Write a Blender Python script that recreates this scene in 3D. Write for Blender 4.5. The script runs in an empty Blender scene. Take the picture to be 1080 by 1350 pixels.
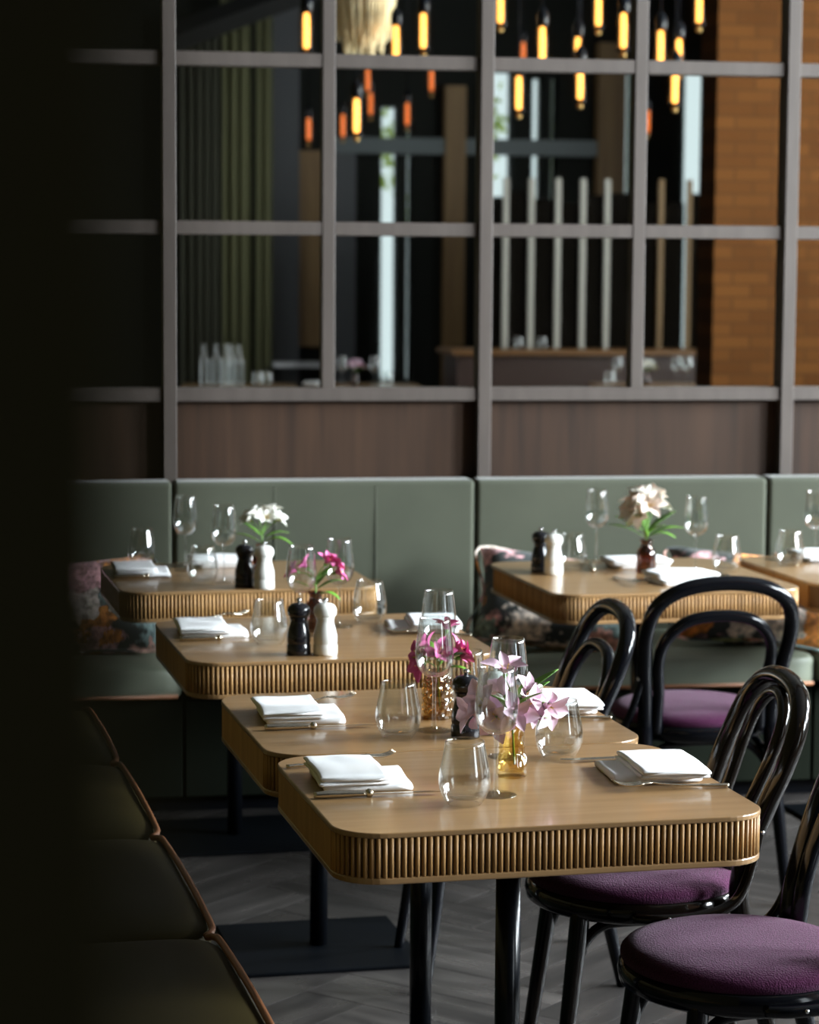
import bpy, bmesh, math, random
from mathutils import Vector, Matrix, noise

random.seed(7)
SC = bpy.context.scene
COL = SC.collection
PI = math.pi

# ------------------------------------------------------------------ camera
H_CAM = 1.62
PITCH, ROLL, YAW = 0.10103, 0.006586, 0.15868
F_PX = 3205.0
cam_data = bpy.data.cameras.new('camera')
cam_data.sensor_fit = 'HORIZONTAL'
cam_data.sensor_width = 24.0
cam_data.lens = F_PX / 1080.0 * 24.0
cam_data.clip_start = 0.02
cam_data.dof.use_dof = True
cam_data.dof.focus_distance = 4.15
cam_data.dof.aperture_fstop = 4.6
cam = bpy.data.objects.new('camera', cam_data)
COL.objects.link(cam)


def camera_matrix():
    cp, sp = math.cos(PITCH), math.sin(PITCH)
    cr, sr = math.cos(ROLL), math.sin(ROLL)
    fw = Vector((0, cp, -sp)); up = Vector((0, sp, cp)); r = Vector((1, 0, 0))
    r2 = r * cr + up * sr
    u2 = -r * sr + up * cr
    Rz = Matrix.Rotation(-YAW, 3, 'Z')
    r2, u2, fw = Rz @ r2, Rz @ u2, Rz @ fw
    m = Matrix((r2, u2, -fw)).transposed().to_4x4()
    m.translation = Vector((0, 0, H_CAM))
    return m


cam.matrix_world = camera_matrix()
SC.camera = cam

# ------------------------------------------------------------------ view, world, light
SC.view_settings.view_transform = 'Standard'
SC.view_settings.look = 'None'
SC.view_settings.gamma = 1.0
SC.view_settings.use_curve_mapping = False
SC.view_settings.exposure = 0.0
SC.cycles.use_denoising = True
SC.cycles.max_bounces = 14
SC.cycles.diffuse_bounces = 4
SC.cycles.glossy_bounces = 6
SC.cycles.transmission_bounces = 10
SC.cycles.transparent_max_bounces = 40
SC.cycles.caustics_reflective = False
SC.cycles.caustics_refractive = False
SC.cycles.sample_clamp_indirect = 4.0

world = bpy.data.worlds.new('overcast_sky')
SC.world = world
world.use_nodes = True
wb = world.node_tree.nodes['Background']
wb.inputs[0].default_value = (0.86, 0.94, 1.0, 1)
wb.inputs[1].default_value = 1.2

MIRROR_Y = 7.75      # plane of the mirror wall
ROOM_R = 6.2         # right wall
ROOM_B = -6.0        # wall behind the camera
CEIL = 5.0
# daylight at the right wall: an added front-fill window first, then three tall windows
RIGHT_WINDOWS = [(-2.6, 0.8), (2.05, 3.35), (4.0, 5.3), (5.95, 7.25)]  # first span is an unseen window added to light the table fronts
WIN_Z = (0.3, 4.75)
WIN_POWER = [330, 2150, 1950, 1950]


def area_light(name, loc, direction, w, h, power, color=(0.88, 0.95, 1.0)):
    ld = bpy.data.lights.new(name, 'AREA')
    ld.shape = 'RECTANGLE'; ld.size = w; ld.size_y = h
    ld.energy = power; ld.color = color
    o = bpy.data.objects.new(name, ld)
    COL.objects.link(o)
    o.location = loc
    o.rotation_euler = Vector(direction).to_track_quat('-Z', 'Z').to_euler()
    return o


for (a, b), pw in zip(RIGHT_WINDOWS, WIN_POWER):
    area_light('daylight', (ROOM_R + 0.32, (a + b) / 2, sum(WIN_Z) / 2), (-1, 0, 0),
               b - a, WIN_Z[1] - WIN_Z[0], pw)

# ------------------------------------------------------------------ table frame (turned a little against the wall)
DELTA = 0.07374
CD, SD = math.cos(DELTA), math.sin(DELTA)


def W(u, v, z=0.0):
    return Vector((u * CD - v * SD, u * SD + v * CD, z))


# ------------------------------------------------------------------ materials
MATS = {}


def new_mat(name):
    m = bpy.data.materials.new(name); m.use_nodes = True
    nt = m.node_tree
    return m, nt, nt.nodes['Principled BSDF']


def pmat(name, col, rough=0.5, metal=0.0, coat=0.0, spec=0.5, noise_amt=0.0, noise_scale=(8, 8, 8), detail=3.0,
         col2=None, bump=0.0, bump_scale=None, coords='Object', sheen=0.0, rough_var=0.0, coat_rough=0.1, rand=0.0):
    if name in MATS:
        return MATS[name]
    m, nt, bs = new_mat(name)
    N, L = nt.nodes, nt.links
    bs.inputs['Base Color'].default_value = (*col, 1)
    bs.inputs['Roughness'].default_value = rough
    bs.inputs['Metallic'].default_value = metal
    bs.inputs['Coat Weight'].default_value = coat
    bs.inputs['Coat Roughness'].default_value = coat_rough
    bs.inputs['Specular IOR Level'].default_value = spec
    bs.inputs['Sheen Weight'].default_value = sheen
    if col2 is not None or bump or rough_var:
        tc = N.new('ShaderNodeTexCoord')
        mp = N.new('ShaderNodeMapping')
        mp.inputs['Scale'].default_value = noise_scale
        L.new(tc.outputs[coords], mp.inputs['Vector'])
        if rand:
            oi = N.new('ShaderNodeObjectInfo')
            ml = N.new('ShaderNodeMath'); ml.operation = 'MULTIPLY'; ml.inputs[1].default_value = rand * 40
            L.new(oi.outputs['Random'], ml.inputs[0])
            cb = N.new('ShaderNodeCombineXYZ')
            for i in range(3):
                L.new(ml.outputs[0], cb.inputs[i])
            L.new(cb.outputs[0], mp.inputs['Location'])
        nz = N.new('ShaderNodeTexNoise')
        nz.inputs['Scale'].default_value = 1.0
        nz.inputs['Detail'].default_value = detail
        L.new(mp.outputs['Vector'], nz.inputs['Vector'])
        if col2 is not None:
            mx = N.new('ShaderNodeMix'); mx.data_type = 'RGBA'
            mx.inputs['A'].default_value = (*col, 1)
            mx.inputs['B'].default_value = (*col2, 1)
            rp = N.new('ShaderNodeMapRange')
            rp.inputs['From Min'].default_value = 0.3; rp.inputs['From Max'].default_value = 0.7
            L.new(nz.outputs['Fac'], rp.inputs['Value'])
            L.new(rp.outputs['Result'], mx.inputs['Factor'])
            out = mx.outputs['Result']
            if rand:
                hs = N.new('ShaderNodeHueSaturation')
                oi2 = N.new('ShaderNodeObjectInfo')
                mr = N.new('ShaderNodeMapRange')
                mr.inputs['To Min'].default_value = 1 - rand * 0.5; mr.inputs['To Max'].default_value = 1 + rand * 0.5
                L.new(oi2.outputs['Random'], mr.inputs['Value'])
                L.new(mr.outputs['Result'], hs.inputs['Value'])
                L.new(out, hs.inputs['Color'])
                out = hs.outputs['Color']
            L.new(out, bs.inputs['Base Color'])
        if rough_var:
            rr = N.new('ShaderNodeMapRange')
            rr.inputs['To Min'].default_value = max(0.02, rough - rough_var); rr.inputs['To Max'].default_value = rough + rough_var
            L.new(nz.outputs['Fac'], rr.inputs['Value'])
            L.new(rr.outputs['Result'], bs.inputs['Roughness'])
        if bump:
            src = nz
            if bump_scale:
                mp2 = N.new('ShaderNodeMapping'); mp2.inputs['Scale'].default_value = bump_scale
                L.new(tc.outputs[coords], mp2.inputs['Vector'])
                src = N.new('ShaderNodeTexNoise'); src.inputs['Scale'].default_value = 1.0
                src.inputs['Detail'].default_value = 2
                L.new(mp2.outputs['Vector'], src.inputs['Vector'])
            bp = N.new('ShaderNodeBump')
            bp.inputs['Strength'].default_value = bump
            bp.inputs['Distance'].default_value = 0.004
            L.new(src.outputs['Fac'], bp.inputs['Height'])
            L.new(bp.outputs['Normal'], bs.inputs['Normal'])
    MATS[name] = m
    return m


def emat(name, col, strength):
    if name in MATS:
        return MATS[name]
    m, nt, bs = new_mat(name)
    bs.inputs['Base Color'].default_value = (*col, 1)
    bs.inputs['Emission Color'].default_value = (*col, 1)
    bs.inputs['Emission Strength'].default_value = strength
    MATS[name] = m
    return m


def thin_glass(name, tint, edge=0.8, base=0.05, power=3.5, rough=0.0):
    """clear thin-walled glass: passes light straight on, mirrors more towards grazing angles"""
    if name in MATS:
        return MATS[name]
    m = bpy.data.materials.new(name); m.use_nodes = True
    nt = m.node_tree; N, L = nt.nodes, nt.links
    N.remove(N['Principled BSDF'])
    out = N['Material Output']
    tr = N.new('ShaderNodeBsdfTransparent'); tr.inputs[0].default_value = (*tint, 1)
    gl = N.new('ShaderNodeBsdfGlossy'); gl.inputs['Roughness'].default_value = rough
    gl.inputs['Color'].default_value = (1, 1, 1, 1)
    lw = N.new('ShaderNodeLayerWeight'); lw.inputs['Blend'].default_value = 0.5
    pw = N.new('ShaderNodeMath'); pw.operation = 'POWER'; pw.inputs[1].default_value = power
    ma = N.new('ShaderNodeMath'); ma.operation = 'MULTIPLY_ADD'; ma.inputs[1].default_value = edge; ma.inputs[2].default_value = base
    L.new(lw.outputs['Facing'], pw.inputs[0]); L.new(pw.outputs[0], ma.inputs[0])
    mx = N.new('ShaderNodeMixShader')
    L.new(ma.outputs[0], mx.inputs[0]); L.new(tr.outputs[0], mx.inputs[1]); L.new(gl.outputs[0], mx.inputs[2])
    L.new(mx.outputs[0], out.inputs['Surface'])
    MATS[name] = m
    return m


def tinted_glass(name, tint, bump_scale=(60, 60, 60), bump=0.6):
    """coloured pressed glass with an uneven surface"""
    m = thin_glass(name, tint, edge=0.7, base=0.08, power=3.0, rough=0.03)
    nt = m.node_tree; N, L = nt.nodes, nt.links
    tc = N.new('ShaderNodeTexCoord'); mp = N.new('ShaderNodeMapping'); mp.inputs['Scale'].default_value = bump_scale
    vo = N.new('ShaderNodeTexVoronoi'); vo.inputs['Scale'].default_value = 1
    bp = N.new('ShaderNodeBump'); bp.inputs['Strength'].default_value = bump; bp.inputs['Distance'].default_value = 0.01
    L.new(tc.outputs['Object'], mp.inputs[0]); L.new(mp.outputs[0], vo.inputs['Vector'])
    L.new(vo.outputs['Distance'], bp.inputs['Height'])
    for n in N:
        if n.type in ('BSDF_GLOSSY', 'LAYER_WEIGHT'):
            L.new(bp.outputs[0], n.inputs['Normal'])
    return m


M_OAK = pmat('oiled_oak', (0.290, 0.170, 0.075), 0.30, col2=(0.222, 0.124, 0.050), noise_scale=(3, 45, 45), detail=6,
             coat=0.5, coat_rough=0.13, rough_var=0.04)
M_OAKV = pmat('oiled_oak_upright', (0.40, 0.225, 0.085), 0.55, spec=0.3, col2=(0.29, 0.155, 0.056), noise_scale=(40, 40, 6), detail=4, rand=0.4)
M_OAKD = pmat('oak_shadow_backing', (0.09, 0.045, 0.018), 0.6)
M_WAIN = pmat('brown_stained_veneer', (0.039, 0.0195, 0.0105), 0.6, spec=0.2, col2=(0.020, 0.0102, 0.0058), noise_scale=(26, 26, 1.6), detail=5, rand=0.25)
M_BAR = pmat('taupe_painted_timber', (0.066, 0.053, 0.046), 0.55, spec=0.3, col2=(0.054, 0.043, 0.037), noise_scale=(30, 30, 4), detail=3)
M_MIRROR = pmat('mirror_silver', (0.80, 0.80, 0.76), 0.012, metal=1.0)
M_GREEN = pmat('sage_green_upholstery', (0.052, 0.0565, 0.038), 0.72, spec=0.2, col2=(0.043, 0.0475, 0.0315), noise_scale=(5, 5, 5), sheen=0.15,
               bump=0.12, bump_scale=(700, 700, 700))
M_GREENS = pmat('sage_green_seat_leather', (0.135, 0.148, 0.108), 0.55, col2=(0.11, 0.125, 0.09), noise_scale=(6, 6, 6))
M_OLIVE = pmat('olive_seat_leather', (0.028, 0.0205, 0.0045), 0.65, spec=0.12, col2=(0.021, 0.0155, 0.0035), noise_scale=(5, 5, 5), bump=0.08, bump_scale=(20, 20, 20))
M_PIPE = pmat('tan_leather_piping', (0.20, 0.075, 0.027), 0.5)
M_PLINTH = pmat('dark_green_base_panel', (0.008, 0.010, 0.007), 0.9, spec=0.03)
M_DARKWALL = pmat('near_black_paint', (0.016, 0.0135, 0.006), 0.9, spec=0.02)
M_FLOOR = pmat('smoked_floorboard', (0.056, 0.050, 0.047), 0.30, col2=(0.015, 0.0135, 0.013), noise_scale=(2.4, 13, 10), detail=9,
               rough_var=0.20, bump=0.16, rand=0.55)
M_BLACK = pmat('black_lacquered_beech', (0.0025, 0.0028, 0.004), 0.13, spec=0.3)
M_BROWNBLACK = pmat('dark_walnut_lacquer', (0.0035, 0.0023, 0.0015), 0.11, spec=0.35)
M_STEEL = pmat('black_powder_coated_steel', (0.0025, 0.003, 0.0042), 0.2, spec=0.25)
M_PLATE = pmat('matt_black_base_steel', (0.0018, 0.0024, 0.0034), 0.45, spec=0.06)
M_PURPLE = pmat('plum_boucle', (0.074, 0.017, 0.052), 0.95, col2=(0.036, 0.007, 0.025), noise_scale=(420, 420, 420), detail=2, bump=0.9,
                bump_scale=(330, 330, 330), sheen=0.08, spec=0.05)
M_NAPKIN = pmat('white_linen', (0.82, 0.82, 0.83), 0.9, bump=0.15, noise_scale=(18, 18, 18), spec=0.1)
M_SILVER = pmat('antique_silver', (0.62, 0.55, 0.44), 0.2, metal=1.0)
M_GLASS = thin_glass('clear_glass', (0.955, 0.968, 0.968), edge=0.9, base=0.075, power=2.5)
M_GLASSFOOT = thin_glass('clear_glass_foot', (0.98, 0.985, 0.985), edge=0.3, base=0.06, power=4.0)
M_PANE = thin_glass('window_glass', (0.97, 0.98, 0.98), edge=0.5, base=0.03)
M_PANET = thin_glass('pale_teal_window_glass', (0.93, 0.985, 0.985), edge=0.5, base=0.03)
M_AMBER = tinted_glass('honey_amber_glass', (0.955, 0.86, 0.60), (70, 70, 45), 0.5)
M_AMBERD = tinted_glass('dark_amber_glass', (0.76, 0.61, 0.36), (95, 95, 95), 0.9)
M_BROWNG = tinted_glass('brown_bottle_glass', (0.47, 0.25, 0.13), (20, 20, 20), 0.1)
M_MILLB = pmat('black_lacquered_wood', (0.008, 0.008, 0.010), 0.14)
M_MILLW = pmat('white_lacquered_wood', (0.74, 0.73, 0.69), 0.3, coat=0.4)
M_CHROME = pmat('polished_steel', (0.75, 0.75, 0.76), 0.15, metal=1.0)
M_STEM = pmat('flower_stem_green', (0.11, 0.24, 0.035), 0.5)
M_LEAF = pmat('leaf_green', (0.13, 0.30, 0.03), 0.42, col2=(0.08, 0.20, 0.02), noise_scale=(30, 30, 8))
M_CURTAIN = pmat('olive_curtain', (0.17, 0.17, 0.085), 0.85)
M_GREYDOOR = pmat('slate_grey_paint', (0.052, 0.056, 0.062), 0.6)
M_TANWOOD = pmat('tan_timber', (0.23, 0.14, 0.055), 0.6, col2=(0.16, 0.09, 0.035), noise_scale=(12, 12, 1))
M_CEIL = pmat('dark_ceiling_paint', (0.05, 0.05, 0.05), 0.85)
M_ROOMWALL = pmat('deep_olive_wall_paint', (0.055, 0.055, 0.040), 0.8)


def petal_mat(name, c1, c2):
    return pmat(name, c1, 0.55, col2=c2, noise_scale=(70, 70, 12), spec=0.25, sheen=0.1)


M_PET_PALE = petal_mat('pale_pink_petal', (0.85, 0.66, 0.76), (0.76, 0.50, 0.64))
M_PET_MAG = petal_mat('magenta_petal', (0.62, 0.14, 0.34), (0.48, 0.07, 0.23))
M_PET_WHITE = petal_mat('white_petal', (0.85, 0.84, 0.80), (0.78, 0.78, 0.70))
M_PET_BLUSH = petal_mat('blush_petal', (0.83, 0.62, 0.52), (0.85, 0.78, 0.70))
M_YELLOW = pmat('yellow_stamen', (0.75, 0.5, 0.08), 0.6)


def floral_mat():
    m, nt, bs = new_mat('dark_floral_velvet')
    N, L = nt.nodes, nt.links
    tc = N.new('ShaderNodeTexCoord')
    nz = N.new('ShaderNodeTexNoise'); nz.inputs['Scale'].default_value = 22; nz.inputs['Detail'].default_value = 3
    oi = N.new('ShaderNodeObjectInfo')
    ad = N.new('ShaderNodeVectorMath'); ad.operation = 'MULTIPLY_ADD'
    L.new(oi.outputs['Random'], ad.inputs[0]); ad.inputs[1].default_value = (9.7, 4.3, 2.2)
    L.new(tc.outputs['Object'], ad.inputs[2])
    L.new(ad.outputs[0], nz.inputs['Vector'])
    mixv = N.new('ShaderNodeMix'); mixv.data_type = 'RGBA'; mixv.blend_type = 'LINEAR_LIGHT'; mixv.inputs['Factor'].default_value = 0.07
    L.new(ad.outputs[0], mixv.inputs['A']); L.new(nz.outputs['Color'], mixv.inputs['B'])
    vo = N.new('ShaderNodeTexVoronoi'); vo.inputs['Scale'].default_value = 7.5
    L.new(mixv.outputs['Result'], vo.inputs['Vector'])
    # one colour for each blossom
    cr = N.new('ShaderNodeValToRGB'); cr.color_ramp.interpolation = 'CONSTANT'
    els = cr.color_ramp.elements
    stops = [(0, (0.75, 0.27, 0.05)), (0.26, (0.85, 0.48, 0.40)), (0.50, (0.22, 0.31, 0.30)), (0.60, (0.88, 0.76, 0.66)),
             (0.76, (0.22, 0.26, 0.11)), (0.84, (0.75, 0.40, 0.42))]
    els[0].position, els[0].color = 0, (*stops[0][1], 1)
    els[1].position, els[1].color = stops[1][0], (*stops[1][1], 1)
    for p, c in stops[2:]:
        e = els.new(p); e.color = (*c, 1)
    sp = N.new('ShaderNodeSeparateColor'); L.new(vo.outputs['Color'], sp.inputs[0])
    L.new(sp.outputs[0], cr.inputs[0])
    # petals: rings by distance with a fine ripple
    wv = N.new('ShaderNodeTexNoise'); wv.inputs['Scale'].default_value = 55; wv.inputs['Detail'].default_value = 2
    L.new(ad.outputs[0], wv.inputs['Vector'])
    mr = N.new('ShaderNodeMapRange'); mr.inputs['From Min'].default_value = 0.35; mr.inputs['From Max'].default_value = 0.65
    mr.inputs['To Min'].default_value = 0.45; mr.inputs['To Max'].default_value = 1.25
    L.new(wv.outputs['Fac'], mr.inputs['Value'])
    mu = N.new('ShaderNodeMix'); mu.data_type = 'RGBA'; mu.blend_type = 'MULTIPLY'; mu.inputs['Factor'].default_value = 1
    L.new(cr.outputs['Color'], mu.inputs['A']); L.new(mr.outputs['Result'], mu.inputs['B'])
    # dark ground between blossoms
    th = N.new('ShaderNodeMapRange'); th.inputs['From Min'].default_value = 0.56; th.inputs['From Max'].default_value = 0.68
    L.new(vo.outputs['Distance'], th.inputs['Value'])
    mg = N.new('ShaderNodeMix'); mg.data_type = 'RGBA'; mg.inputs['B'].default_value = (0.022, 0.028, 0.028, 1)
    L.new(th.outputs['Result'], mg.inputs['Factor']); L.new(mu.outputs['Result'], mg.inputs['A'])
    L.new(mg.outputs['Result'], bs.inputs['Base Color'])
    bs.inputs['Roughness'].default_value = 0.85
    bs.inputs['Sheen Weight'].default_value = 0.1
    return m


M_FLORAL = floral_mat()


def brick_mat():
    m, nt, bs = new_mat('old_orange_brick')
    N, L = nt.nodes, nt.links
    tc = N.new('ShaderNodeTexCoord')
    sx = N.new('ShaderNodeSeparateXYZ'); cb = N.new('ShaderNodeCombineXYZ')
    L.new(tc.outputs['Object'], sx.inputs[0])
    L.new(sx.outputs['X'], cb.inputs['X']); L.new(sx.outputs['Z'], cb.inputs['Y'])
    br = N.new('ShaderNodeTexBrick')
    br.inputs['Color1'].default_value = (0.046, 0.017, 0.0037, 1); br.inputs['Color2'].default_value = (0.031, 0.0108, 0.0023, 1)
    br.inputs['Mortar'].default_value = (0.027, 0.0105, 0.0028, 1)
    br.inputs['Scale'].default_value = 1.0; br.inputs['Brick Width'].default_value = 0.23; br.inputs['Row Height'].default_value = 0.076
    br.inputs['Mortar Size'].default_value = 0.006
    L.new(cb.outputs[0], br.inputs['Vector'])
    L.new(br.outputs['Color'], bs.inputs['Base Color'])
    bp = N.new('ShaderNodeBump'); bp.invert = True; bp.inputs['Strength'].default_value = 0.6; bp.inputs['Distance'].default_value = 0.008
    L.new(br.outputs['Fac'], bp.inputs['Height']); L.new(bp.outputs[0], bs.inputs['Normal'])
    bs.inputs['Roughness'].default_value = 0.9
    bs.inputs['Specular IOR Level'].default_value = 0.05
    return m


M_BRICK = brick_mat()

# ------------------------------------------------------------------ object helpers


def link(name, me, mat=None, parent=None, loc=None, rot=None):
    o = bpy.data.objects.new(name, me)
    COL.objects.link(o)
    if mat is not None and me is not None and not me.materials:
        me.materials.append(mat)
    if parent is not None:
        o.parent = parent
    if loc is not None:
        o.location = loc
    if rot is not None:
        o.rotation_euler = rot
    return o


def tag(o, label=None, cat=None, group=None, kind=None):
    if label: o['label'] = label
    if cat: o['category'] = cat
    if group: o['group'] = group
    if kind: o['kind'] = kind
    return o


def thing(name, loc, label, cat, rz=0.0, group=None):
    o = link(name, None, loc=loc, rot=(0, 0, rz))
    o.empty_display_size = 0.05
    return tag(o, label, cat, group)


def mesh(verts, faces, smooth=True, name='mesh'):
    me = bpy.data.meshes.new(name)
    me.from_pydata([tuple(v) for v in verts], [], faces)
    me.update()
    if smooth:
        for p in me.polygons:
            p.use_smooth = True
    return me


def bm_mesh(bm, smooth=False):
    me = bpy.data.meshes.new('mesh')
    bmesh.ops.recalc_face_normals(bm, faces=bm.faces)
    bm.to_mesh(me); bm.free()
    for p in me.polygons:
        p.use_smooth = smooth
    return me


def join(*parts):
    """joins (verts, faces) lists"""
    V, F = [], []
    for v, f in parts:
        n = len(V)
        V += list(v); F += [tuple(i + n for i in q) for q in f]
    return V, F


def boxvf(x0, x1, y0, y1, z0, z1):
    v = [(x0, y0, z0), (x1, y0, z0), (x1, y1, z0), (x0, y1, z0), (x0, y0, z1), (x1, y0, z1), (x1, y1, z1), (x0, y1, z1)]
    f = [(3, 2, 1, 0), (4, 5, 6, 7), (0, 1, 5, 4), (1, 2, 6, 5), (2, 3, 7, 6), (3, 0, 4, 7)]
    return v, f


def box_me(*a):
    return mesh(*boxvf(*a), smooth=False)


def rbox(x0, x1, y0, y1, z0, z1, r=0.01, seg=3, smooth=True, puff=0.0):
    bm = bmesh.new()
    v, f = boxvf(x0, x1, y0, y1, z0, z1)
    vs = [bm.verts.new(p) for p in v]
    for q in f:
        bm.faces.new([vs[i] for i in q])
    bmesh.ops.bevel(bm, geom=list(bm.edges), offset=r, segments=seg, profile=0.5, affect='EDGES')
    return bm_mesh(bm, smooth)


def lathe(profile, n=32, close=False, wob=None):
    V, F = [], []
    m = len(profile)
    for i in range(n):
        a = 2 * PI * i / n
        for j, (r, z) in enumerate(profile):
            k = r
            if wob:
                k = r * (1 + wob(a, z))
            V.append((k * math.cos(a), k * math.sin(a), z))
    for i in range(n):
        i2 = (i + 1) % n
        for j in range(m - 1):
            F.append((i * m + j, i2 * m + j, i2 * m + j + 1, i * m + j + 1))
    return V, F


def catmull(pts, per=6, closed=False):
    P = [Vector(p) for p in pts]
    n = len(P)
    out = []
    rng = n if closed else n - 1
    for i in range(rng):
        p0 = P[(i - 1) % n] if (closed or i > 0) else P[0] * 2 - P[1]
        p1 = P[i]; p2 = P[(i + 1) % n]
        p3 = P[(i + 2) % n] if (closed or i + 2 < n) else P[-1] * 2 - P[-2]
        for k in range(per):
            t = k / per
            out.append(0.5 * ((2 * p1) + (p2 - p0) * t + (2 * p0 - 5 * p1 + 4 * p2 - p3) * t * t + (3 * p1 - p0 - 3 * p2 + p3) * t ** 3))
    if not closed:
        out.append(P[-1])
    return out


def tube(pts, rad, n=10, per=6, closed=False, flat=1.0):
    """round bar swept along a smooth curve; rad is one radius or one per control point"""
    path = catmull(pts, per, closed) if per > 1 else [Vector(p) for p in pts]
    m = len(path)
    if isinstance(rad, (int, float)):
        rads = [rad] * m
    else:
        rads = []
        k = len(rad) - 1
        for i in range(m):
            t = i / (m - 1) * k
            a = min(int(t), k - 1)
            rads.append(rad[a] + (rad[a + 1] - rad[a]) * (t - a))
    V, F = [], []
    up = None
    for i, p in enumerate(path):
        if closed:
            t = path[(i + 1) % m] - path[i - 1]
        else:
            t = path[min(i + 1, m - 1)] - path[max(i - 1, 0)]
        t.normalize()
        if up is None:
            up = Vector((0, 0, 1)) if abs(t.z) < 0.9 else Vector((0, 1, 0))
        up = (up - t * up.dot(t)).normalized()
        s = t.cross(up)
        for j in range(n):
            a = 2 * PI * j / n
            V.append(p + (s * math.cos(a) + up * (math.sin(a) * flat)) * rads[i])
    seg = m if closed else m - 1
    for i in range(seg):
        i2 = (i + 1) % m
        for j in range(n):
            j2 = (j + 1) % n
            F.append((i * n + j, i * n + j2, i2 * n + j2, i2 * n + j))
    if not closed:
        F.append(tuple(range(n - 1, -1, -1)))
        F.append(tuple((m - 1) * n + j for j in range(n)))
    return V, F


def sphere(c, r, n=12, m=8, sz=1.0):
    prof = [(max(1e-5, r * math.sin(PI * k / m)), -r * sz * math.cos(PI * k / m)) for k in range(m + 1)]
    v, f = lathe(prof, n)
    return [(x + c[0], y + c[1], z + c[2]) for x, y, z in v], f


def prism(outline, z0, z1):
    n = len(outline)
    V = [(x, y, z0) for x, y in outline] + [(x, y, z1) for x, y in outline]
    F = [tuple(range(n - 1, -1, -1)), tuple(range(n, 2 * n))]
    for i in range(n):
        j = (i + 1) % n
        F.append((i, j, n + j, n + i))
    return V, F


def round_rect(hx, hy, r, seg=10):
    out = []
    for cx, cy, a0 in ((hx - r, hy - r, 0), (-hx + r, hy - r, PI / 2), (-hx + r, -hy + r, PI), (hx - r, -hy + r, 3 * PI / 2)):
        for k in range(seg + 1):
            a = a0 + PI / 2 * k / seg
            out.append((cx + r * math.cos(a), cy + r * math.sin(a)))
    return out


def soft(me_or_obj, width=0.003, seg=2):
    o = me_or_obj
    md = o.modifiers.new('edge', 'BEVEL'); md.width = width; md.segments = seg; md.limit_method = 'ANGLE'
    md.angle_limit = math.radians(40)
    return o


def copy_tree(o, parent=None):
    c = o.copy(); COL.objects.link(c)
    if parent is not None:
        c.parent = parent
    for ch in list(o.children):
        copy_tree(ch, c)
    return c


def structure(name, me, mat, loc=None, rot=None, parent=None):
    o = link(name, me, mat, parent, loc, rot)
    if parent is None:
        tag(o, kind='structure')
    return o


# ------------------------------------------------------------------ the room
# floor with herringbone boards
floor = structure('floor', box_me(-3.5, ROOM_R + 0.4, ROOM_B - 0.4, 8.2, -0.2, -0.012), M_FLOOR)
PL, PW = 0.66, 0.165
plank_me = box_me(-PL / 2 + 0.0012, PL / 2 - 0.0012, -PW / 2 + 0.0012, PW / 2 - 0.0012, -0.03, 0.0)
plank_me.materials.append(M_FLOOR)
c45 = math.sqrt(0.5)
for t in range(-30, 60):
    for m in range(-8, 9):
        for k in (0, 1):
            # herringbone lattice, turned by 45 degrees to the walls
            bx = t * PW + m * PL + (PL / 2 if k == 0 else PW / 2)
            by = t * PW - m * PL + (PW / 2 if k == 0 else PW + PL / 2)
            x, y = 1.2 + (bx - by) * c45, 4.0 + (bx + by) * c45
            if not (0.2 < x < 3.0 and 4.0 < y < 7.4):
                continue
            link('plank', plank_me, None, floor, (x, y, 0), (0, 0, PI / 4 + (0 if k == 0 else PI / 2)))

structure('ceiling', box_me(-3.5, ROOM_R + 0.4, ROOM_B - 0.4, 8.2, CEIL, CEIL + 0.15), M_CEIL)

# mirror wall: veneer panels below, mirror panes in a timber grid above
wall = structure('wall_back', box_me(-3.5, ROOM_R + 0.4, MIRROR_Y + 0.012, 8.1, 0, CEIL), M_WAIN)
BAR_X0, BAR_DX = 0.462, 1.0145            # tall bars
RAIL_Z0, RAIL_DZ = 1.208, 0.527
for k in range(-2, 4):
    x = BAR_X0 + k * BAR_DX
    structure('upright_bar', rbox(x - 0.0215, x + 0.0215, MIRROR_Y - 0.045, MIRROR_Y + 0.012, 0.9, CEIL, 0.002, 1, False), M_BAR, parent=wall)
    xm = x + BAR_DX / 2
    structure('glazing_bar', rbox(xm - 0.0205, xm + 0.0205, MIRROR_Y - 0.032, MIRROR_Y + 0.012, RAIL_Z0 + 0.02, CEIL, 0.002, 1, False), M_BAR, parent=wall)
    structure('veneer_panel', rbox(x + 0.0215, x + BAR_DX - 0.0215, MIRROR_Y + 0.0, MIRROR_Y + 0.014, 0.9, RAIL_Z0 - 0.02, 0.001, 1, False), M_WAIN, parent=wall)
    for r in range(0, 6):
        z = RAIL_Z0 + r * RAIL_DZ
        if r == 0:
            structure('sill_rail', rbox(x + 0.0213, x + BAR_DX - 0.0213, MIRROR_Y - .036, MIRROR_Y + 0.012, z - 0.0215, z + 0.0215, 0.002, 1, False), M_BAR, parent=wall)
        for half in (0, 1):
            xa = x + half * BAR_DX / 2
            depth = 0.030
            if r:
                structure('cross_rail', rbox(xa + 0.0213, xa + BAR_DX / 2 - 0.0213, MIRROR_Y - depth, MIRROR_Y + 0.012, z - 0.0215, z + 0.0215, 0.002, 1, False), M_BAR, parent=wall)
            p = structure('mirror_pane', box_me(-BAR_DX / 4 + 0.02, BAR_DX / 4 - 0.02, 0, 0.006, -RAIL_DZ / 2 + 0.02, RAIL_DZ / 2 - 0.02), M_MIRROR, parent=wall)
            p.location = (xa + BAR_DX / 4, MIRROR_Y, z + RAIL_DZ / 2)

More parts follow.
